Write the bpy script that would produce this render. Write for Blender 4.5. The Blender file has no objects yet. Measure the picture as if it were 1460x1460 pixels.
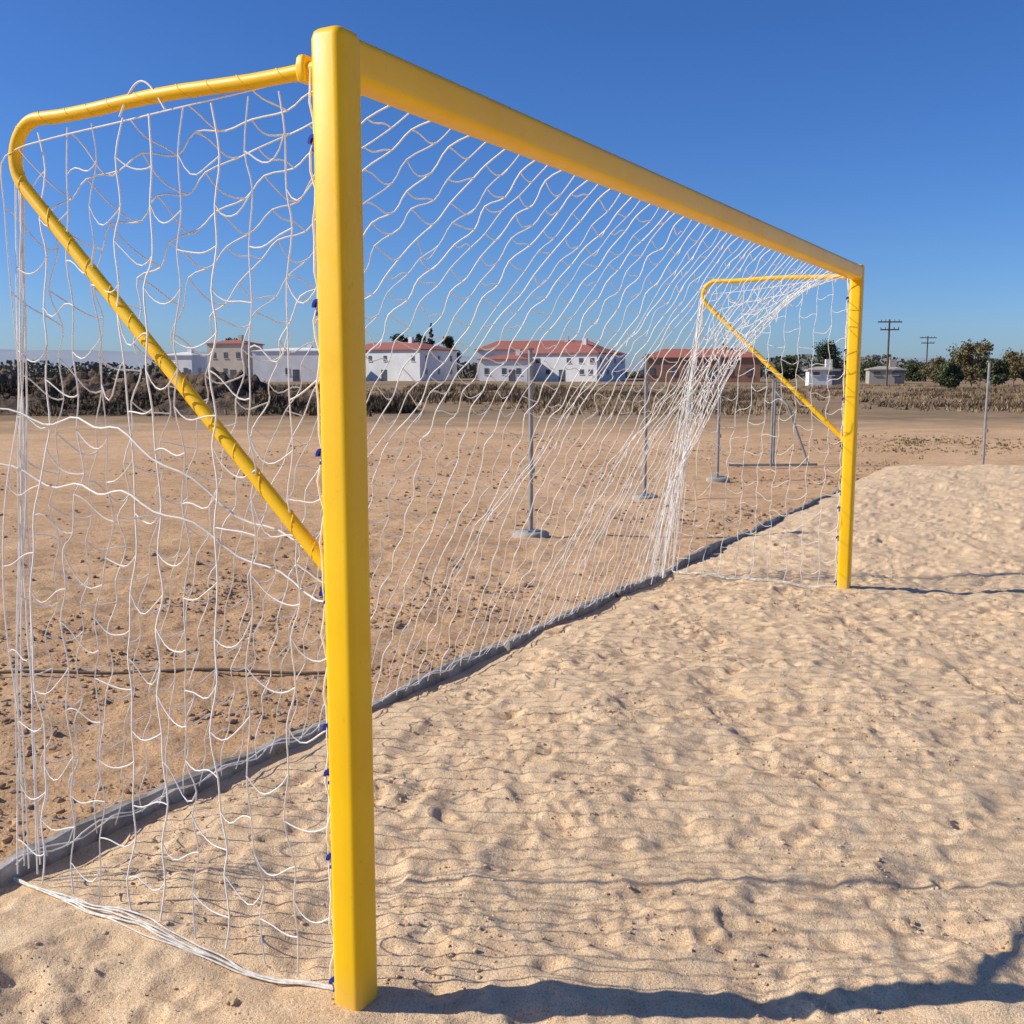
import bpy, math, random
import numpy as np
from mathutils import Vector, Matrix
random.seed(7); rng=np.random.default_rng(7)
sc=bpy.context.scene
# ---------------- frame of reference ----------------
H0=1.553; PITCH=math.radians(7.65); F=1480.0
A=Vector((-0.387,2.395,0)); B=Vector((2.400,7.37,0))
U=(B-A).normalized(); L=(B-A).length
V=Vector((-U.y,U.x,0))      # behind the goal
def W(s,u,z): return A+V*s+U*u+Vector((0,0,z))
SUN_EL=math.radians(34); SUN_DIR=Vector((-math.cos(SUN_EL),-0.012,math.sin(SUN_EL))).normalized()

# ---------------- helpers ----------------
def link(o): sc.collection.objects.link(o); return o
def empty(name,loc=(0,0,0)):
    o=bpy.data.objects.new(name,None); o.location=loc; link(o); return o
def mesh(name,v,f,mat=None,parent=None,smooth=False):
    m=bpy.data.meshes.new(name); m.from_pydata([tuple(p) for p in v],[],f); m.update()
    o=bpy.data.objects.new(name,m); link(o)
    if mat: m.materials.append(mat)
    if parent: o.parent=parent
    if smooth: m.shade_smooth()
    return o
def curves(name,lines,r,mat,parent=None,res=0,radii=None):
    c=bpy.data.curves.new(name,'CURVE'); c.dimensions='3D'; c.bevel_depth=r; c.bevel_resolution=res
    c.use_fill_caps=True
    for ln in lines:
        sp=c.splines.new('POLY'); sp.points.add(len(ln)-1)
        a=[]
        for p in ln: a+= [p[0],p[1],p[2],1]
        sp.points.foreach_set('co',a)
    c.materials.append(mat)
    o=bpy.data.objects.new(name,c); link(o)
    if parent: o.parent=parent
    return o
class NT:
    def __init__(s,name):
        s.m=bpy.data.materials.new(name); s.m.use_nodes=True; s.t=s.m.node_tree; s.b=s.t.nodes['Principled BSDF']
        s.co=s.t.nodes.new('ShaderNodeTexCoord')
    def n(s,k,**kw):
        x=s.t.nodes.new(k)
        for a,b in kw.items(): setattr(x,a,b)
        return x
    def l(s,a,b): s.t.links.new(a,b)
    def noise(s,scale,detail=6,rough=.6,dist=0,out='Fac'):
        x=s.n('ShaderNodeTexNoise'); x.inputs['Scale'].default_value=scale; x.inputs['Detail'].default_value=detail
        x.inputs['Roughness'].default_value=rough; x.inputs['Distortion'].default_value=dist
        s.l(s.co.outputs['Object'],x.inputs['Vector']); return x.outputs[out]
    def ramp(s,fac,stops):
        r=s.n('ShaderNodeValToRGB'); e=r.color_ramp.elements
        while len(e)<len(stops): e.new(.5)
        for i,(p,c) in enumerate(stops):
            e[i].position=p; e[i].color=(*c,1) if len(c)==3 else c
        s.l(fac,r.inputs['Fac']); return r.outputs['Color']
    def mix(s,fac,a,b,mode='MIX'):
        x=s.n('ShaderNodeMix',data_type='RGBA',blend_type=mode)
        for v,i in ((fac,0),(a,6),(b,7)):
            if hasattr(v,'is_linked') or hasattr(v,'node'): s.l(v,x.inputs[i])
            else: x.inputs[i].default_value=v if i==0 else (*v,1)
        return x.outputs[2]
    def bump(s,h,st,dist,prev=None):
        x=s.n('ShaderNodeBump'); x.inputs['Strength'].default_value=st; x.inputs['Distance'].default_value=dist
        s.l(h,x.inputs['Height'])
        if prev: s.l(prev,x.inputs['Normal'])
        return x.outputs['Normal']
def simple(name,c1,c2,scale=5,rough=.7,bump=0,bd=.01,spec=.3,coat=0,metal=0):
    t=NT(name); col=t.ramp(t.noise(scale),[(.35,c1),(.65,c2)]); t.l(col,t.b.inputs['Base Color'])
    t.b.inputs['Roughness'].default_value=rough; t.b.inputs['Specular IOR Level'].default_value=spec
    t.b.inputs['Coat Weight'].default_value=coat; t.b.inputs['Metallic'].default_value=metal
    if bump: t.l(t.bump(t.noise(scale*6),bump,bd),t.b.inputs['Normal'])
    return t.m
# noise on arrays
perm=rng.permutation(4096); gx=np.cos(perm*2*np.pi/4096*7); gy=np.sin(perm*2*np.pi/4096*7)
def perlin(x,y):
    xi=np.floor(x).astype(int); yi=np.floor(y).astype(int); xf=x-xi; yf=y-yi
    def g(i,j,dx,dy):
        h=perm[(perm[i&4095]+j)&4095]; return gx[h]*dx+gy[h]*dy
    u=xf*xf*xf*(xf*(xf*6-15)+10); v=yf*yf*yf*(yf*(yf*6-15)+10)
    a=g(xi,yi,xf,yf); b=g(xi+1,yi,xf-1,yf); c=g(xi,yi+1,xf,yf-1); d=g(xi+1,yi+1,xf-1,yf-1)
    return (a+(b-a)*u)*(1-v)+(c+(d-c)*u)*v
def p1(x,y): return float(perlin(np.array([x]),np.array([y]))[0])
def axis(lo,c0,c1,hi,st,gl,gh):
    mid=list(np.arange(c0,c1,st)); a=[];x=c0;d=st
    while x>lo: d*=gl; x-=d; a.append(x)
    b=[];x=mid[-1];d=st
    while x<hi: d*=gh; x+=d; b.append(x)
    return np.array(a[::-1]+mid+b)
def gridmesh(name,X,Y,Z,mat):
    n,m=X.shape; co=np.stack([X,Y,Z],-1).reshape(-1,3).astype(np.float32)
    i=np.arange(n*m).reshape(n,m); q=np.stack([i[:-1,:-1],i[1:,:-1],i[1:,1:],i[:-1,1:]],-1).reshape(-1,4)
    me=bpy.data.meshes.new(name); me.vertices.add(len(co)); me.vertices.foreach_set('co',co.ravel())
    me.loops.add(q.size); me.loops.foreach_set('vertex_index',q.ravel().astype(np.int32))
    me.polygons.add(len(q)); me.polygons.foreach_set('loop_start',np.arange(0,q.size,4,dtype=np.int32))
    me.polygons.foreach_set('loop_total',np.full(len(q),4,dtype=np.int32)); me.update(calc_edges=True); me.validate()
    me.shade_smooth(); me.materials.append(mat); o=bpy.data.objects.new(name,me); link(o); return o

# ---------------- materials ----------------
t=NT('sand')
n1=t.noise(1.3,5); n2=t.noise(9,6,.65); n3=t.noise(110,3,.75); n4=t.noise(330,2,.7)
c=t.ramp(n1,[(.3,(.88,.62,.375)),(.7,(.95,.71,.45))])
c=t.mix(.5,c,t.ramp(n2,[(.33,(.66,.42,.23)),(.5,(.90,.64,.385)),(.7,(.96,.75,.49))]))
c=t.mix(.7,c,t.ramp(n3,[(.30,(.48,.39,.29)),(.44,(1,1,1)),(.75,(1.0,1.0,1.0))]),'MULTIPLY')
c=t.mix(.8,c,t.ramp(n4,[(.36,(.34,.26,.18)),(.45,(1,1,1))]),'MULTIPLY')
t.l(c,t.b.inputs['Base Color']); t.b.inputs['Roughness'].default_value=.95; t.b.inputs['Specular IOR Level'].default_value=.1
nb=t.bump(t.noise(40,5,.75),.55,.015); nb=t.bump(n3,.8,.006,nb); nb=t.bump(n4,.7,.004,nb); t.l(nb,t.b.inputs['Normal'])
M_sand=t.m
t=NT('dirt')
n0=t.noise(.12,4); n1=t.noise(.9,6); n2=t.noise(7,7,.7); n3=t.noise(60,4,.7)
c=t.ramp(n1,[(.3,(.56,.315,.15)),(.7,(.86,.54,.29))])
c=t.mix(.5,c,t.ramp(n0,[(.35,(.66,.41,.22)),(.65,(.93,.63,.38))]))
c=t.mix(.6,c,t.ramp(n2,[(.3,(.42,.38,.33)),(.5,(1,1,1)),(.8,(1,1,1))]),'MULTIPLY')
c=t.mix(.6,c,t.ramp(n3,[(.32,(.32,.29,.25)),(.5,(1,1,1))]),'MULTIPLY')
g=t.n('ShaderNodeSeparateXYZ'); t.l(t.co.outputs['Object'],g.inputs[0])
mr=t.n('ShaderNodeMapRange'); mr.inputs['From Min'].default_value=36; mr.inputs['From Max'].default_value=48
ad=t.n('ShaderNodeMath',operation='MULTIPLY_ADD'); t.l(t.noise(.3,5),ad.inputs[0]); ad.inputs[1].default_value=22; t.l(g.outputs['Y'],ad.inputs[2])
t.l(ad.outputs[0],mr.inputs['Value'])
far=t.ramp(t.noise(.09,6),[(.3,(.19,.13,.075)),(.48,(.36,.24,.14)),(.6,(.25,.18,.10)),(.72,(.44,.30,.18))])
c=t.mix(mr.outputs[0],c,far)
t.l(c,t.b.inputs['Base Color']); t.b.inputs['Roughness'].default_value=.95; t.b.inputs['Specular IOR Level'].default_value=.1
nb=t.bump(t.noise(18,6,.75),.8,.035); nb=t.bump(n3,.8,.012,nb); t.l(nb,t.b.inputs['Normal'])
M_dirt=t.m
def paint(name,rough):
    t=NT(name); c=t.ramp(t.noise(2.5,5),[(.3,(.90,.50,.002)),(.7,(.96,.59,.003))])
    c=t.mix(t.ramp(t.noise(38,6,.75),[(.60,(0,0,0)),(.72,(.45,.45,.45))]),c,(.55,.33,.03))
    sp=t.n('ShaderNodeSeparateXYZ'); t.l(t.co.outputs['Object'],sp.inputs[0])
    mr=t.n('ShaderNodeMapRange'); t.l(sp.outputs['Z'],mr.inputs['Value']); mr.inputs['From Min'].default_value=.12; mr.inputs['From Max'].default_value=.0; mr.inputs['To Max'].default_value=.55
    mu=t.n('ShaderNodeMath',operation='MULTIPLY'); t.l(mr.outputs[0],mu.inputs[0]); t.l(t.noise(25,6,.7),mu.inputs[1])
    c=t.mix(mu.outputs[0],c,(.62,.45,.26)); t.l(c,t.b.inputs['Base Color'])
    t.l(t.ramp(t.noise(12,6,.7),[(.3,(rough,)*3),(.7,(rough+.2,)*3)]),t.b.inputs['Roughness'])
    t.b.inputs['Specular IOR Level'].default_value=.4; t.l(t.bump(t.noise(60,4),.12,.002),t.b.inputs['Normal']); return t.m
M_yel=paint('yellow_paint',.30); M_yel2=paint('yellow_pipe_paint',.36)
M_net=simple('net_cord',(.82,.79,.72),(.93,.91,.86),40,.8)
M_rope=simple('ground_rope_cord',(.62,.56,.46),(.88,.85,.78),60,.9)
M_blue=simple('blue_plastic',(.01,.02,.28),(.015,.035,.38),10,.4)
M_dark=simple('painted_shadow_line',(.12,.09,.06),(.2,.15,.1),20,.9)  # dark colour standing in for a cast shadow line on the field
M_wood=simple('weathered_edging',(.20,.175,.14),(.46,.42,.36),9,.9,.5,.01)
M_steel=simple('galvanised_steel',(.25,.25,.24),(.38,.38,.36),8,.55,.1,.002,.4,0,.35)
M_conc=simple('concrete',(.34,.30,.25),(.46,.41,.34),6,.9,.4,.01)
M_stone=simple('stone',(.24,.145,.085),(.55,.37,.22),3,.95,.3,.005)

# ---------------- sand court ----------------
S=axis(-45,-2.7,1.372,1.37,.0125,1.035,1.0); S=S[S<=1.372]
Ua=axis(-14,-1.3,5,26,.0125,1.06,1.009)
ss,uu=np.meshgrid(S,Ua,indexing='ij')
Xw=A.x+V.x*ss+U.x*uu; Yw=A.y+V.y*ss+U.y*uu
Z=.045*perlin(Xw*.35,Yw*.35)+.042*perlin(Xw*1.4+5,Yw*1.4)+.024*perlin(Xw*3.3,Yw*3.3+9)
r=np.abs(perlin(Xw*5.0+30,Yw*5.0)); Z+=.020*(r-.2)
rough=np.clip(.5+2.4*perlin(Xw*2.3+70,Yw*2.3),0,1.5)
Z+=.008*perlin(Xw*11,Yw*11)+rough*(.009*perlin(Xw*21,Yw*21+3)+.0085*np.abs(perlin(Xw*38,Yw*38+3)))
def dimple(cx,cy,rx,ry,ang,dep,rim):
    R=max(rx,ry)*2.4
    i0,i1=np.searchsorted(S,[cx-R,cx+R]); j0,j1=np.searchsorted(Ua,[cy-R,cy+R])
    if i1-i0<2 or j1-j0<2: return
    a=ss[i0:i1,j0:j1]-cx; b=uu[i0:i1,j0:j1]-cy
    ca,sa=math.cos(ang),math.sin(ang); p=(a*ca+b*sa)/rx; q=(-a*sa+b*ca)/ry
    d=np.sqrt(p*p+q*q)*(1+.6*perlin((a+cx)*13,(b+cy)*13))
    Z[i0:i1,j0:j1]+= -dep*np.exp(-d**2.4)+rim*np.exp(-((d-1.35)/.4)**2)
for k in range(1500):
    dimple(rng.uniform(-6,1.3),rng.uniform(-1.4,20),rng.uniform(.05,.09),rng.uniform(.09,.17),rng.uniform(0,6.3),rng.uniform(.004,.020),rng.uniform(.002,.008))
for k in range(5500):
    q=rng.uniform(.015,.045); dimple(rng.uniform(-4,1.3),rng.uniform(-1.4,12),q,q*rng.uniform(.8,1.5),rng.uniform(0,6.3),q*rng.uniform(.08,.28),q*.10)
e=np.clip((ss-1.0)/.37,0,1); Z=Z*(1-.6*e)-.024*e
for uc in (0,L):
    dd=np.sqrt(ss**2+(uu-uc)**2); k=np.exp(-(dd/.16)**2); Z=Z*(1-.8*k)+.010*k
endY=16.6+.5*perlin(Xw*.5,Yw*.5)
k=np.clip((Yw-endY)/.8,0,1); Z=Z+.07*np.clip((Yw-9)/6,0,1)*(1-k)-.45*k
gridmesh('sand_court',Xw,Yw,Z,M_sand)
zs=Z
def sandz(s,u):
    i=min(max(np.searchsorted(S,s),0),len(S)-1); j=min(max(np.searchsorted(Ua,u),0),len(Ua)-1); return float(zs[i,j])

# ---------------- dirt ground (to the horizon) ----------------
S2=axis(-4000,1.33,4.5,4000,.028,1.05,1.033); U2=axis(-4000,-.6,9,4000,.028,1.05,1.03)
s2,u2=np.meshgrid(S2,U2,indexing='ij'); X2=A.x+V.x*s2+U.x*u2; Y2=A.y+V.y*s2+U.y*u2
D=np.sqrt(X2**2+Y2**2); near=np.clip(1-(D-25)/40,0,1)
G=near*(.035*perlin(X2*.8,Y2*.8)+.03*perlin(X2*2.5,Y2*2.5+4))+np.clip(1-(D-8)/8,0,1)*(.024*perlin(X2*6,Y2*6)+.026*np.abs(perlin(X2*12,Y2*12)))
G+= .25*np.clip((D-45)/60,0,1)*perlin(X2*.05,Y2*.05)
sand_in=((s2<1.345)&(Y2<17)&(u2>-13.5)&(s2>-44)); G=np.where(sand_in,-.25,G-.005)
gridmesh('ground',X2,Y2,G,M_dirt)

# ---------------- edging boards ----------------
def edging():
    v=[];f=[]; u=-6.0
    while u<15.5:
        ln=random.uniform(.8,2.0); n=20; base=len(v); ds=random.uniform(-.018,.018); dz=random.uniform(-.018,.012)
        for i in range(n+1):
            uu_=u+ln*i/n; w=.018*math.sin(uu_*2.1)+.012*math.sin(uu_*5.3+1)+ds+.01*(i/n-.5)
            top=.033+dz+.014*math.sin(uu_*3.1)+random.uniform(-.008,.008); th=.019+random.uniform(-.005,.005)
            for (s_,z_) in ((1.355+w-th,-.12),(1.355+w-th,top-.008),(1.355+w-th+.006,top),(1.355+w+th-.006,top+.002),(1.355+w+th,top-.006),(1.355+w+th,-.12)):
                v.append(W(s_,uu_,z_))
        for i in range(n):
            for k in range(5):
                a=base+i*6+k; f.append((a,a+1,a+7,a+6))
        f.append(tuple(base+k for k in range(5,-1,-1))); f.append(tuple(base+n*6+k for k in range(6)))
        u+=ln+random.uniform(.005,.07)
    mesh('sand_court_edging',v,f,M_wood)
edging()

# ---------------- goal ----------------
goal=empty('soccer_goal')
def rr(w,h,r,n=5):
    p=[]
    for cx,cy,a0 in ((w/2-r,h/2-r,0),(-w/2+r,h/2-r,90),(-w/2+r,-h/2+r,180),(w/2-r,-h/2+r,270)):
        for i in range(n+1):
            a=math.radians(a0+90*i/n); p.append((cx+r*math.cos(a),cy+r*math.sin(a)))
    return p
def prism(name,P,e1,e2,ax,length,w,h,r,mat,cap0=False,cap1=False):
    prof=rr(w,h,r); v=[];f=[]
    rings=[(0,.72),(.006,.9),(.02,1.0)] if cap0 else [(0,1)]
    rings+= [(length-.02,1),(length-.006,.9),(length,.72)] if cap1 else [(length,1)]
    for d,k in rings:
        for a,b in prof: v.append(P+e1*a*k+e2*b*k+ax*d)
    n=len(prof)
    for i in range(len(rings)-1):
        for j in range(n): f.append((i*n+j,i*n+(j+1)%n,(i+1)*n+(j+1)%n,(i+1)*n+j))
    f.append(tuple(range(n-1,-1,-1))); f.append(tuple((len(rings)-1)*n+j for j in range(n)))
    o=mesh(name,v,f,mat,goal,True)
    o.data.set_sharp_from_angle(angle=math.radians(50)); return o
PW=.086; Zt=2.295; up=Vector((0,0,1))
prism('post_1',W(0,0,-.25),V,-U,up,Zt+.25,PW,PW,.02,M_yel,False,True)
prism('post_2',W(0,L,-.25),V,-U,up,Zt+.25,PW,PW,.02,M_yel,False,True)
prism('crossbar',W(0,PW/2-.012,Zt-.05-.006),V,up,U,L-PW+.024,PW-.006,.100,.022,M_yel)
ZB=2.225
def framepath(u):
    pts=[]; z0=ZB; T=.25; SC=1.262; diag=Vector((-(SC-.03),-(z0-1.07))).normalized()
    P1=Vector((SC-T,z0))
    pts.append((.03,z0))
    for i in range(1,9): pts.append((.03+(P1.x-.03)*i/9,z0-.004*math.sin(i)))
    half=math.acos(max(-1,min(1,Vector((-1,0)).dot(diag))))/2; R=T*math.tan(half)
    cen=Vector((P1.x,z0-R)); a0=90; a1=90-(180-math.degrees(2*half))
    for i in range(17):
        a=math.radians(a0+(a1-a0)*i/16); pts.append((cen.x+R*math.cos(a),cen.y+R*math.sin(a)))
    e=pts[-1]
    for i in range(1,11): pts.append((e[0]+(.03-e[0])*i/10,e[1]+(1.07-e[1])*i/10))
    return [W(a,u,b) for a,b in pts]
for k,u in enumerate((0,L)):
    p=framepath(u)
    curves('side_frame_%d'%(k+1),[p],.0175,M_yel2,goal,4)
    line=[]; lens=[(p[i+1]-p[i]).length for i in range(len(p)-1)]; T=sum(lens); N=int(T/.010)
    for q in range(N):
        d=T*q/N; i=0
        while d>lens[i] and i<len(lens)-1: d-=lens[i]; i+=1
        c=p[i].lerp(p[i+1],d/lens[i]); tg=(p[i+1]-p[i]).normalized(); n2_=tg.cross(U).normalized()
        x=T*q/N; ph=(x/.10+.25*math.sin(x*7)+.15*math.sin(x*17))*2*math.pi
        line.append(c+(U*math.cos(ph)+n2_*math.sin(ph))*.0175)
    curves('pipe_lacing_%d'%(k+1),[line],.0017,M_yel2,goal,1)
    for z_ in (ZB,1.07):
        prism('bracket_%d_%d'%(k+1,int(z_)),W(.036,u,z_-.035),V,-U,up,.07,.03,.05,.008,M_yel2,True,True)
    prism('bracket_block_%d'%(k+1),W(.085,u,ZB-.028),V,-U,up,.056,.026,.05,.008,M_yel2,True,True)
# net
def zig(): return random.uniform(-1,1)
def net_patch(P,na,nb,sag,jit,cols,rows,amp):
    nod={}
    for i in range(na+1):
        for j in range(nb+1):
            off=(amp if (i+j)%2 else -amp)/na
            a=min(1,max(0,i/na+(off if 0<i<na else 0))); p=P(a,j/nb)
            if 0<i<na and 0<j<nb: p=p+Vector((zig(),zig(),2.2*zig()))*jit
            nod[i,j]=p
    for i in range(na+1):
        ln=[]
        for j in range(nb+1):
            ln.append(nod[i,j])
            if j<nb:
                a=nod[i,max(j-1,0)]; b=nod[i,j]; c=nod[i,j+1]; d=nod[i,min(j+2,nb)]
                for t_ in (.33,.67):
                    ln.append(.5*((2*b)+(c-a)*t_+(2*a-5*b+4*c-d)*t_*t_+(3*b-a-3*c+d)*t_**3))
        cols.append(ln)
    for i in range(na):
        for j in range(1,nb):
            if (i+j)%2==0:
                a=nod[i,j]; b=nod[i+1,j]; sg=sag*random.uniform(-.1,1.6)*(1.8 if random.random()<.12 else 1); sk=random.uniform(-.9,.9); ln=[]; w=zig()*sag*.5
                for k in range(8):
                    t_=k/7; q=a.lerp(b,t_)+Vector((0,0,-sg*4*t_*(1-t_)*(1+sk*(t_-.5)*2)+w*math.sin(2*math.pi*t_)))
                    ln.append(q)
                rows.append(ln)
cols=[];rows=[]
P0=(.045,2.215); P3=(1.31,.03)
def backP(q,t_):
    d=min(q,1-q)*L; m=1-math.exp(-d/.40)
    cs,cz=1.12,2.14; tc=.36
    if t_<tc: k=t_/tc; ps,pz=P0[0]+(cs-P0[0])*k,P0[1]+(cz-P0[1])*k
    else: k=(t_-tc)/(1-tc); ps,pz=cs+(P3[0]-cs)*k,cz+(P3[1]-cz)*k
    c1,c2=.90+.05*math.sin(q*9),1.36+.07*math.sin(q*7+1)
    bs=(1-t_)**2*P0[0]+2*t_*(1-t_)*c1+t_*t_*P3[0]; bz=(1-t_)**2*P0[1]+2*t_*(1-t_)*c2+t_*t_*P3[1]
    s_=ps+(bs-ps)*m; z_=pz+(bz-pz)*m
    pull=.85*d*math.exp(-d/.75)*(.35*math.sin(math.pi*t_)+.65*math.exp(-((t_-tc)/.22)**2))
    u_=q*L+(pull if q>.5 else -pull*.4)
    E=math.sin(math.pi*t_)
    w=(.035*math.sin(u_*4.1+t_*5)+.014*math.sin(u_*11+t_*9)+.010*math.sin(t_*23+u_*2))*E
    return W(s_+w,u_+(.014*math.sin(t_*13+u_*3)+.004*math.sin(t_*37+u_*8))*E,z_+.02*math.sin(u_*6+t_*8)*E)
net_patch(backP,60,30,.019,.007,cols,rows,.10)
def sideP(u0):
    def f(a,b):
        top=2.19; s_=.055+a*(1.11-.055)+ b*a*.20; E=math.sin(math.pi*b)
        z_=top+( .015-top)*b
        off=.03*math.sin(s_*7+b*4)*E+.02*math.sin(b*13+s_*3)*E
        s_+=(.012*math.sin(b*9+u0+a*5)+.003*math.sin(b*31+a*13))*E
        z_+=(.05*math.sin(a*9+b*11)+.025*math.sin(a*21+b*5))*E
        return W(s_,u0+off,z_)
    return f
net_patch(sideP(0.0),10,20,.034,.007,cols,rows,.06)
net_patch(sideP(L),10,20,.028,.006,cols,rows,.06)
curves('goal_net',cols,.0024,M_net,goal,0)
curves('goal_net_rows',rows,.0022,M_net,goal,0)
cords=[]
for u0 in (0,L):
    sg=1 if u0==0 else -1
    for k in range(4 if u0==0 else 16):
        a=random.uniform(-.02,.02); b=random.uniform(-.02,.02); sp=random.uniform(0,.05 if u0==0 else .75); ss_=random.uniform(-.10,.05)
        ln=[]
        for i in range(26):
            t_=i/25; ln.append(W(1.11+(.20+ss_)*t_+a*math.sin(t_*6+k)+.003*zig(), u0+sg*(.01+sp*t_**1.4)+b*math.sin(t_*7+k*2)*math.sin(math.pi*t_), 2.10*(1-t_)+.03))
        cords.append(ln)
for (z1,z2,dr) in ((1.50,1.16,.05),(1.32,1.05,.04)):
    ln=[]
    for i in range(30):
        t_=i/29; s_=1.25*(1-t_)+.06*t_
        ln.append(W(s_,.03*math.sin(t_*9)-.01,z1+(z2-z1)*t_+dr*math.sin(t_*7.5+z1*3)+.012*math.sin(t_*31)))
    cords.append(ln)
ln=[]
for i in range(16):
    t_=i/15; ln.append(W(.52+.16*t_,-.012,2.19+.075*math.sin(math.pi*t_)))
cords.append(ln)
for u0 in (0,L):
    cords.append([W(.056+.005*math.sin(i*1.3),u0-.02+.006*math.cos(i*1.9),.02+i*2.2/60) for i in range(61)])
cords.append([W(.046+.004*math.sin(i*.9),.05+i*(L-.1)/120,Zt-.085-.008*math.sin(i*1.7)) for i in range(121)])
for k in range(2): cords.append([W(1.32+.012*math.sin(i*.7+k*2)+.006*zig(),.0+i*L/140,.045+.012*math.sin(i*.9+k)) for i in range(141)])
curves('net_border_cord',cords,.0026,M_net,goal,1)
gr=[]
for u0 in (0,L):
    for k in range(6):
        ln=[]; a1,a2,a3=zig(),zig(),zig()
        for i in range(80):
            t_=i/79; s_=1.33*(1-t_)+.05*t_; spread=math.sin(math.pi*t_)
            du=-.05*spread+ (k-2.5)*.007*spread+(.010*a1*math.sin(t_*9+k*2)+.006*a2*math.sin(t_*27+k)+.003*a3*math.sin(t_*55))*min(1,spread*3)
            zz=max(sandz(s_,u0+du),sandz(s_+.03,u0+du),sandz(s_-.03,u0+du))
            ln.append([s_,u0+du,zz+.004+.003*(k%3)])
        zsm=[p[2] for p in ln]
        for i in range(3,77): ln[i][2]=sum(zsm[i-3:i+4])/7
        gr.append([W(*p) for p in ln])
curves('net_ground_rope',gr,.0026,M_rope,goal,1)
v=[];f=[]
def clip(P):
    n=10; R=.010; base=len(v)
    for i in range(n):
        a=2*math.pi*i/n*.85; c=P+V*(math.cos(a)*R)+up*(math.sin(a)*R*1.5)
        for (x,y) in ((-.004,-.007),(.004,-.007),(.004,.007),(-.004,.007)):
            v.append(c+(V*math.cos(a)+up*math.sin(a))*x+U*y)
    for i in range(n-1):
        for j in range(4): f.append((base+i*4+j,base+i*4+(j+1)%4,base+(i+1)*4+(j+1)%4,base+(i+1)*4+j))
    f.append((base,base+1,base+2,base+3)); e_=base+(n-1)*4; f.append((e_+3,e_+2,e_+1,e_))
for u0 in (0,L):
    for z_ in (.045,.37,.585,.70,1.03,1.36,1.70,2.06): clip(W(PW/2+.009,u0-.018,z_))
mesh('net_clips',v,f,M_blue,goal)

# ---------------- steel fence posts with feet ----------------
def boxv(v,f,c,sx,sy,sz,rot=0):
    b=len(v); ca,sa=math.cos(rot),math.sin(rot)
    for z in (0,sz):
        for x,y in ((-sx/2,-sy/2),(sx/2,-sy/2),(sx/2,sy/2),(-sx/2,sy/2)): v.append((c[0]+x*ca-y*sa,c[1]+x*sa+y*ca,c[2]+z))
    f+= [(b+3,b+2,b+1,b),(b+4,b+5,b+6,b+7)]+[(b+i,b+(i+1)%4,b+4+(i+1)%4,b+4+i) for i in range(4)]
def fpost(x,y,h):
    e_=empty('fence_post',(x,y,0))
    curves('pole',[[(0,0,-.1),(0,0,h*.5),(random.uniform(-.01,.01),0,h)]],.021,M_steel,e_,3)
    v=[];f=[]; boxv(v,f,(0,0,.055),.14,.14,.012,.5); boxv(v,f,(0,0,h),.05,.05,.02)
    boxv(v,f,(.02,-.02,h*.35),.03,.05,.05); boxv(v,f,(.02,-.02,h*.8),.03,.05,.05)
    mesh('base_plate_and_cap',v,f,M_steel,e_)
    v=[];f=[]; n=16
    for r_,z_ in [(.15,-.05),(.145,.03),(.12,.052),(.03,.054)]:
        for i in range(n):
            a=2*math.pi*i/n; q=r_*(1+.12*math.sin(a*3+x)+.05*math.sin(a*7)); v.append((q*math.cos(a)*1.15,q*math.sin(a),z_))
    for k in range(3):
        for i in range(n): f.append((k*n+i,k*n+(i+1)%n,(k+1)*n+(i+1)%n,(k+1)*n+i))
    f.append(tuple(3*n+i for i in range(n))); mesh('concrete_foot',v,f,M_conc,e_,True)
for x,y,h in ((.18,9.8,1.76),(1.64,12.75,1.76),(2.98,15.0,1.78),(7.62,16.75,1.72)): fpost(x,y,h)
sg=empty('training_goal_frame',(4.30,17.2,0))
curves('frame',[[(0,0,0),(0,0,1.42)],[(.10,.25,0),(.10,.25,1.42)],[(0,0,1.42),(.1,.25,1.42)],[(.28,.1,1.0),(.66,.1,.02)],[(.1,.25,1.25),(.28,.1,1.0)],[(-.7,0,.03),(.8,.1,.03)]],.02,M_steel,sg,2)
curves('field_shadow_line',[[(x_,5.2+.02*math.sin(x_*3),.022+.008*math.sin(x_*7)) for x_ in np.linspace(-4.5,-.95,60)]],.009,M_dark,None,1)  # added dark strand in place of a thin cast shadow, no real rope

# ---------------- stones / clods ----------------
def blobs(name,pts,mat):
    ph=(1+5**.5)/2
    vv=[(-1,ph,0),(1,ph,0),(-1,-ph,0),(1,-ph,0),(0,-1,ph),(0,1,ph),(0,-1,-ph),(0,1,-ph),(ph,0,-1),(ph,0,1),(-ph,0,-1),(-ph,0,1)]
    ff=[(0,11,5),(0,5,1),(0,1,7),(0,7,10),(0,10,11),(1,5,9),(5,11,4),(11,10,2),(10,7,6),(7,1,8),(3,9,4),(3,4,2),(3,2,6),(3,6,8),(3,8,9),(4,9,5),(2,4,11),(6,2,10),(8,6,7),(9,8,1)]
    v=[];f=[]
    for x,y,z,r_ in pts:
        b=len(v); a=random.uniform(0,6.3); ca,sa=math.cos(a),math.sin(a); sx,sy,sz=random.uniform(.7,1.4),random.uniform(.6,1.1),random.uniform(.4,.8)
        for p in vv:
            k=r_/1.9*random.uniform(.75,1.25); px,py,pz=p[0]*k*sx,p[1]*k*sy,p[2]*k*sz
            v.append((x+px*ca-py*sa,y+px*sa+py*ca,z+pz))
        f+=[tuple(b+i for i in t_) for t_ in ff]
    return mesh(name,v,f,mat)
def groundz(s,u):
    i=min(max(np.searchsorted(S2,s),0),len(S2)-1); j=min(max(np.searchsorted(U2,u),0),len(U2)-1); return float(G[i,j])
pts=[]
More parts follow.
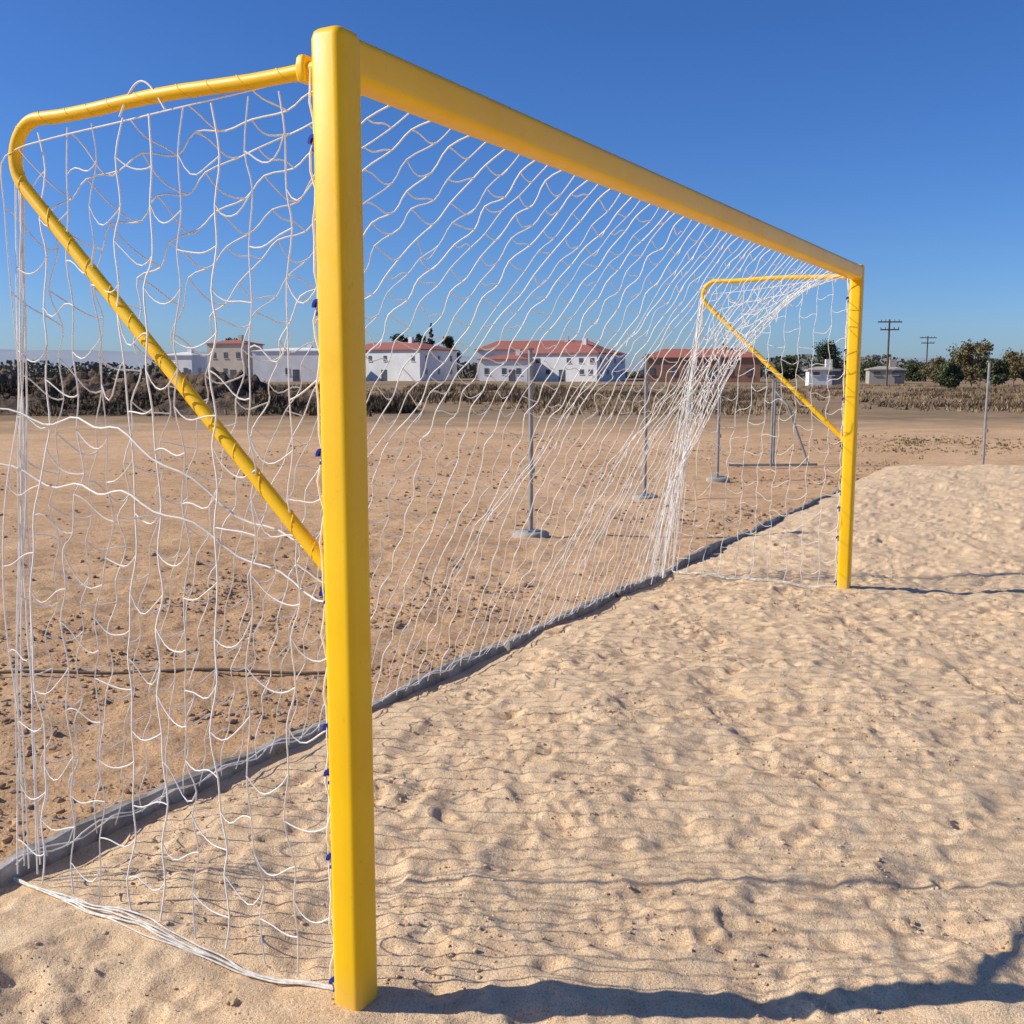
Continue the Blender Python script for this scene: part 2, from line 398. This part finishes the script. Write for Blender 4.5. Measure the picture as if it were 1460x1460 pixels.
for k in range(11000):
    u=random.uniform(-1,22); s=1.45+random.random()**1.5*12; r_=.006+.024*random.random()**4+(.02*(u>8)*random.random()**3)
    p=W(s,u,0)
    if p1(p.x*.5,p.y*.5)+random.uniform(-.25,.25)<.02: continue
    pts.append((p.x,p.y,groundz(s,u)+.003,r_))
for k in range(9000):   # rubble near the edging
    u=random.uniform(-1,4.5); s=1.42+random.random()*2.8; p=W(s,u,0)
    if p1(p.x*1.6+4,p.y*1.6)+random.uniform(-.15,.15)<.0: continue
    pts.append((p.x,p.y,groundz(s,u)+.003,.004+.016*random.random()**2.5))
blobs('field_stones',pts,M_stone)
pts=[]
for k in range(20000):
    s=random.uniform(-2.6,1.3); u=-1.3+random.random()**1.3*9; p=W(s,u,0)
    if p1(p.x*2.3+70,p.y*2.3)+random.uniform(-.2,.2)<.06: continue
    pts.append((p.x,p.y,sandz(s,u)+.001,.0025+.0065*random.random()**2.5))
blobs('sand_clods',pts,M_sand)

# ---------------- vegetation ----------------
M_dry=simple('dry_grass',(.22,.15,.08),(.42,.30,.17),.25,.95)
M_dry2=simple('brush',(.09,.062,.04),(.22,.15,.09),.2,.95)
M_leaf=simple('foliage',(.05,.065,.03),(.12,.135,.06),.8,.8)
M_leafd=simple('dark_foliage',(.018,.034,.02),(.045,.07,.035),.8,.8)
M_leafb=simple('autumn_foliage',(.13,.11,.05),(.23,.18,.08),.8,.8)
M_bark=simple('bark',(.10,.07,.05),(.18,.13,.09),4,.9,.4)
def tufts(name,gen,n,mat,blades=8,lean=.5):
    v=[];f=[]
    for _ in range(n):
        g_=gen()
        if g_ is None: continue
        x,y,z,h=g_
        for b in range(blades):
            a=random.uniform(0,6.3); r_=random.uniform(0,1.0)*h; bx,by=x+r_*math.cos(a),y+r_*math.sin(a); a2=random.uniform(0,6.3)
            w=.09*h+.015; hh=h*random.uniform(.3,1.0); i=len(v); ln=random.uniform(.2,1)*h
            v+=[(bx-w*math.sin(a2),by+w*math.cos(a2),z-.03),(bx+w*math.sin(a2),by-w*math.cos(a2),z-.03),(bx+ln*math.cos(a2+.6),by+ln*math.sin(a2+.6),z+hh)]
            f.append((i,i+1,i+2))
    return mesh(name,v,f,mat)
def g1():
    y=random.uniform(38,130); x=random.uniform(-.56,.56)*y
    if p1(x*.09,y*.05)+random.uniform(-.2,.2)<.02: return None
    return x,y,0,random.uniform(.08,.34)
tufts('dry_grass',g1,14000,M_dry,8)
def g2():
    y=random.uniform(44,120); x=random.uniform(-.56,.56)*y
    if p1(x*.12+40,y*.06)+random.uniform(-.12,.12)<.10: return None
    return x,y,0,random.uniform(.15,.7)*(1.0 if x<y*.05 else .6)
tufts('brush_scrub',g2,11000,M_dry2,10)
def g3():
    return 9.5+random.gauss(0,1.2),23+random.gauss(0,1.6),0,random.uniform(.02,.05)
tufts('low_weeds',g3,500,M_leafb,6)
xs=np.linspace(-36,-2,300); ys=np.linspace(37,48,110); bx,by=np.meshgrid(xs,ys,indexing='ij')
prof=np.exp(-((by-42.2)/2.6)**2)*np.clip((-3-bx)/8,0,1)
bz=prof*(1.35+1.0*perlin(bx*.30,by*.35)+.6*perlin(bx*1.1,by*1.2)+.35*perlin(bx*3.1,by*3.1)+.2*perlin(bx*7,by*7))-.12
M_berm=simple('berm_soil',(.075,.05,.033),(.22,.145,.085),1.0,.95,.8,.15)
gridmesh('earth_berm',bx,by,bz,M_berm)
M_brushd=simple('dark_brush',(.06,.045,.03),(.18,.13,.075),.5,.95)
def g4():
    x=random.uniform(-34,-4); y=random.gauss(42,1.9)
    if p1(x*.4,y*.4)+random.uniform(-.1,.1)<-.05: return None
    z=1.0*math.exp(-((y-42.2)/2.6)**2)*min(1,(-3-x)/8); return x,y,max(z,0),random.uniform(.12,.45)
tufts('berm_weeds',g4,4500,M_brushd,10)

def tree(name,x,y,h,w,leaf,trunk=.25,conic=False,n=5200,ls=.16):
    e_=empty(name,(x,y,0)); lim=[]; v=[];f=[]; clumps=[]; nc=22
    for i in range(nc):
        t_=(i+.5)/nc
        if conic: zz=h*(.12+.86*t_); rr_=w*.5*(1-t_)**.75*random.uniform(.3,.8); cr=w*.22*(1.1-t_)
        else: zz=h*(trunk+.72*(1-trunk)*random.uniform(.12,1.25)); zz=min(zz,h*.88); k=math.sin(math.pi*min(1,max(.1,(zz/h-trunk*.6)/(1.05-trunk*.6)))); rr_=w*.40*k*random.uniform(.3,1.05); cr=w*random.uniform(.11,.2)
        a=i*2.4+random.uniform(-.4,.4); clumps.append((rr_*math.cos(a),rr_*math.sin(a),zz,cr))
    lim.append([(0,0,-.2),(.03*w*zig(),0,h*.3),(0,.03*w*zig(),h*.7)])
    for c in clumps: lim.append([(0,0,max(h*.12,c[2]*.45)),(c[0]*.5,c[1]*.5,c[2]*.75),c[:3]])
    curves('trunk_and_limbs',lim,h*.012,M_bark,e_,1)
    for k in range(n):
        c=random.choice(clumps); d=Vector((random.gauss(0,1),random.gauss(0,1),random.gauss(0,.8))); d=d.normalized()*c[3]*random.random()**.4*random.uniform(.7,1.25)
        p=Vector(c[:3])+d; a=Vector((zig(),zig(),zig())).normalized(); b=a.orthogonal().normalized(); c2=a.cross(b); s_=ls*random.uniform(.6,1.3); i=len(v)
        v+=[p-b*s_,p+c2*s_*.6,p+b*s_,p-c2*s_*.6]; f.append((i,i+1,i+2,i+3))
    mesh('crown',v,f,leaf,e_)
def at(px,dist): return (px-730)/1480*dist
for px,d,top,wpx,leaf,tr in ((1380,120,488,70,M_leafb,.1),(1440,140,502,60,M_leafb,.1),(1335,150,511,50,M_leafb,.1),(1175,170,486,46,M_leafd,.15),(1300,170,515,50,M_leaf,.1),(1415,110,513,44,M_leaf,.1),(1468,120,505,44,M_leafb,.1),(1120,175,508,40,M_leaf,.1),(1350,100,517,40,M_leaf,.08),(1235,180,517,50,M_leaf,.1)):
    h=(531-top)/1480*d+1.55; tree('tree',at(px,d),d,h,wpx/1480*d,leaf,tr,n=4200)
for px,top,wpx in ((575,474,40),(600,472,36),(640,478,34),(335,480,40),(355,486,30)):
    d=225; tree('tree',at(px,d),d,(531-top)/1480*d+1.55,wpx/1480*d,M_leafd,.2,n=4200,ls=.22)
tree('cypress_tree',at(616,225),225,(531-460)/1480*225+1.55,22/1480*225,M_leafd,.1,True)
v=[];f=[]
for k in range(24000):
    x=random.uniform(-260,260); d=300+random.uniform(-12,12); hh=3.4+4.0*p1(x*.06,.5)+.8*math.sin(x*.31)
    if x>60: hh+=1.5
    p=Vector((x,d,random.random()**.8*max(hh,1.2))); a=Vector((zig(),zig(),zig())).normalized(); b=a.orthogonal().normalized(); c2=a.cross(b); s_=.55; i=len(v)
    v+=[p-b*s_,p+c2*s_,p+b*s_,p-c2*s_]; f.append((i,i+1,i+2,i+3))
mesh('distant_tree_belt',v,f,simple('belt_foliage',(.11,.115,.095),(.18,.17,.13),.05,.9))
xs=np.linspace(-2600,2600,160); ys=np.linspace(1500,2600,14); hx,hy=np.meshgrid(xs,ys,indexing='ij')
hz=np.sin((hy-1500)/1100*np.pi)*(26+22*perlin(hx*.0011+3,hy*.0011)+8*perlin(hx*.005,hy*.005)+28*np.clip(-hx/1400,0,1))-2
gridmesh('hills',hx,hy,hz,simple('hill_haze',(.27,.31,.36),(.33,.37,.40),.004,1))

# ---------------- buildings ----------------
M_white=simple('white_render',(.72,.71,.68),(.84,.83,.80),.5,.85)
M_beige=simple('beige_render',(.52,.44,.35),(.60,.52,.42),.5,.85)
M_brick=simple('brick_wall',(.29,.15,.10),(.36,.19,.13),1,.9)
M_win=simple('window_glass',(.08,.085,.10),(.13,.14,.15),1,.3,0,0,.5)
t=NT('red_tiles'); w_=t.n('ShaderNodeTexWave'); w_.inputs['Scale'].default_value=3; t.l(t.co.outputs['Object'],w_.inputs['Vector'])
c=t.mix(.5,t.ramp(t.noise(2),[(.3,(.34,.10,.07)),(.7,(.46,.16,.11))]),t.ramp(w_.outputs['Fac'],[(0,(.26,.08,.06)),(1,(.44,.16,.11))])); t.l(c,t.b.inputs['Base Color']); t.b.inputs['Roughness'].default_value=.9
M_tile=t.m
def building(name,x,y,w,d,h,rh,phi,wall,rows=1,cols=6,ov=.35,side_cols=3,roofmat=None,ww=.8):
    e_=empty(name,(x,y,0)); e_.rotation_euler=(0,0,-phi)
    v=[];f=[]; boxv(v,f,(-w/2,d/2,-.5),w,d,h+.5)
    mesh('walls',v,f,wall,e_)
    v=[(-w-ov,-ov,h+.003),(ov,-ov,h+.003),(ov,d+ov,h+.003),(-w-ov,d+ov,h+.003),(-w+d*.35,d/2,h+rh),(-d*.35,d/2,h+rh),
       (-w-ov,-ov,h-.15),(ov,-ov,h-.15),(ov,d+ov,h-.15),(-w-ov,d+ov,h-.15)]
    f=[(0,1,5,4),(1,2,5),(2,3,4,5),(3,0,4),(6,7,1,0),(7,8,2,1),(8,9,3,2),(9,6,0,3),(9,8,7,6)]
    mesh('roof',v,f,roofmat or M_tile,e_)
    v=[];f=[];fv=[];ff=[]
    for r_ in range(rows):
        z=1.0+ (h-1.0)/rows*r_+.25; wh=min(1.1,(h-1)/rows*.42)
        for c_ in range(cols):
            if random.random()<.18: continue
            cx=-w*(c_+.5+.12*zig())/cols; boxv(v,f,(cx,-.02,z),ww,.08,wh); boxv(fv,ff,(cx,-.05,z-.12),ww+.25,.18,.1)
        for c_ in range(side_cols):
            cy=d*(c_+.5)/side_cols; boxv(v,f,(.02,cy,z),.08,ww,wh); boxv(fv,ff,(.05,cy,z-.12),.18,ww+.25,.1)
    boxv(v,f,(-w*.5+1.6,-.025,0),1.2,.1,2.1)
    mesh('windows',v,f,M_win,e_); mesh('sills',fv,ff,wall,e_)
    v=[];f=[]; boxv(v,f,(-w*.3,d*.45,h+rh*.4),.8,.8,rh*.6+.9); mesh('chimney',v,f,wall,e_)
    return e_
def hh(y,d=190): return (531-y)/1480*d+1.55
building('white_house',at(600,190),190,19,13,hh(498),1.5,math.radians(28),M_white,2,6,.4,3,ww=.7)
building('white_house',at(850,190),190,17,15,hh(503),1.9,math.radians(26),M_white,2,8,.4,4,ww=.8)
building('white_house',at(752,188),190,9,9,hh(512),.9,math.radians(14),M_white,1,3,.4,2)
building('white_house',at(860,215),222,27,10,hh(497,215),2.0,math.radians(12),M_white,1,7,.5,4)
building('white_warehouse',at(462,185),185,13,10,hh(500,185),.6,math.radians(10),M_white,1,3,.2,3,M_white)
building('beige_house',at(350,200),200,7.5,8,hh(490,200),.8,math.radians(15),M_beige,2,3,.3,2)
building('white_shed',at(278,180),180,5,5,hh(506,180),.5,math.radians(15),M_white,1,2,.3,1,M_white)
building('brick_house',at(1085,170),172,19,9,hh(509,170),1.5,math.radians(10),M_brick,1,6,.3,3)
building('white_shed',at(1192,130),130,3.6,3,hh(527,130),.4,math.radians(8),M_white,1,2,.2,1,M_conc)
building('grey_shed',at(1285,140),140,4.5,4,hh(526,140),.4,math.radians(12),M_conc,1,2,.2,1,M_conc)
def upole(px,d,top):
    h=(531-top)/1480*d+1.55; e_=empty('utility_pole',(at(px,d),d,0))
    curves('pole',[[(0,0,-.3),(0,0,h)]],.11,M_bark,e_,2)
    v=[];f=[]; boxv(v,f,(0,-.16,h-.35),2.7,.12,.13); boxv(v,f,(0,-.16,h-1.2),2.1,.12,.13); mesh('crossarms',v,f,M_bark,e_)
    v=[];f=[]
    for z in (h-.22,h-1.07):
        for x in (-1.0,-.5,.5,1.0): boxv(v,f,(x,-.16,z),.09,.09,.2)
    mesh('insulators',v,f,M_conc,e_)
upole(1260,118,457); upole(1315,170,480); upole(745,260,487)

# ---------------- sky, sun ----------------
w=bpy.data.worlds.new('World'); sc.world=w; w.use_nodes=True; nt=w.node_tree
sky=nt.nodes.new('ShaderNodeTexSky'); sky.sky_type='NISHITA'; sky.sun_disc=False; sky.sun_elevation=SUN_EL
sky.sun_rotation=math.atan2(SUN_DIR.x,SUN_DIR.y); sky.air_density=1.0; sky.dust_density=.9; sky.ozone_density=4.0; sky.altitude=900
hs=nt.nodes.new('ShaderNodeHueSaturation'); hs.inputs['Saturation'].default_value=1.15
mx=nt.nodes.new('ShaderNodeMix'); mx.data_type='RGBA'; mx.blend_type='MULTIPLY'; mx.inputs[0].default_value=1; mx.inputs[7].default_value=(.66,.86,1.24,1)
nt.links.new(sky.outputs[0],hs.inputs['Color']); nt.links.new(hs.outputs[0],mx.inputs[6]); nt.links.new(mx.outputs[2],nt.nodes['Background'].inputs['Color'])
nt.nodes['Background'].inputs['Strength'].default_value=.10
sl=bpy.data.lights.new('sun','SUN'); sl.energy=5.0; sl.angle=math.radians(.5); sl.color=(1,.94,.83)
so=bpy.data.objects.new('sun',sl); so.rotation_euler=(-SUN_DIR).to_track_quat('-Z','Y').to_euler(); so.location=(-20,0,20); link(so)
cam=bpy.data.cameras.new('camera'); cam.sensor_width=36; cam.lens=36*F/1460; cam.clip_end=12000; cam.clip_start=.05
co=bpy.data.objects.new('camera',cam); co.location=(0,0,H0); co.rotation_euler=(math.pi/2-PITCH,0,0); link(co); sc.camera=co
sc.view_settings.view_transform='Standard'; sc.view_settings.look='None'; sc.view_settings.exposure=0
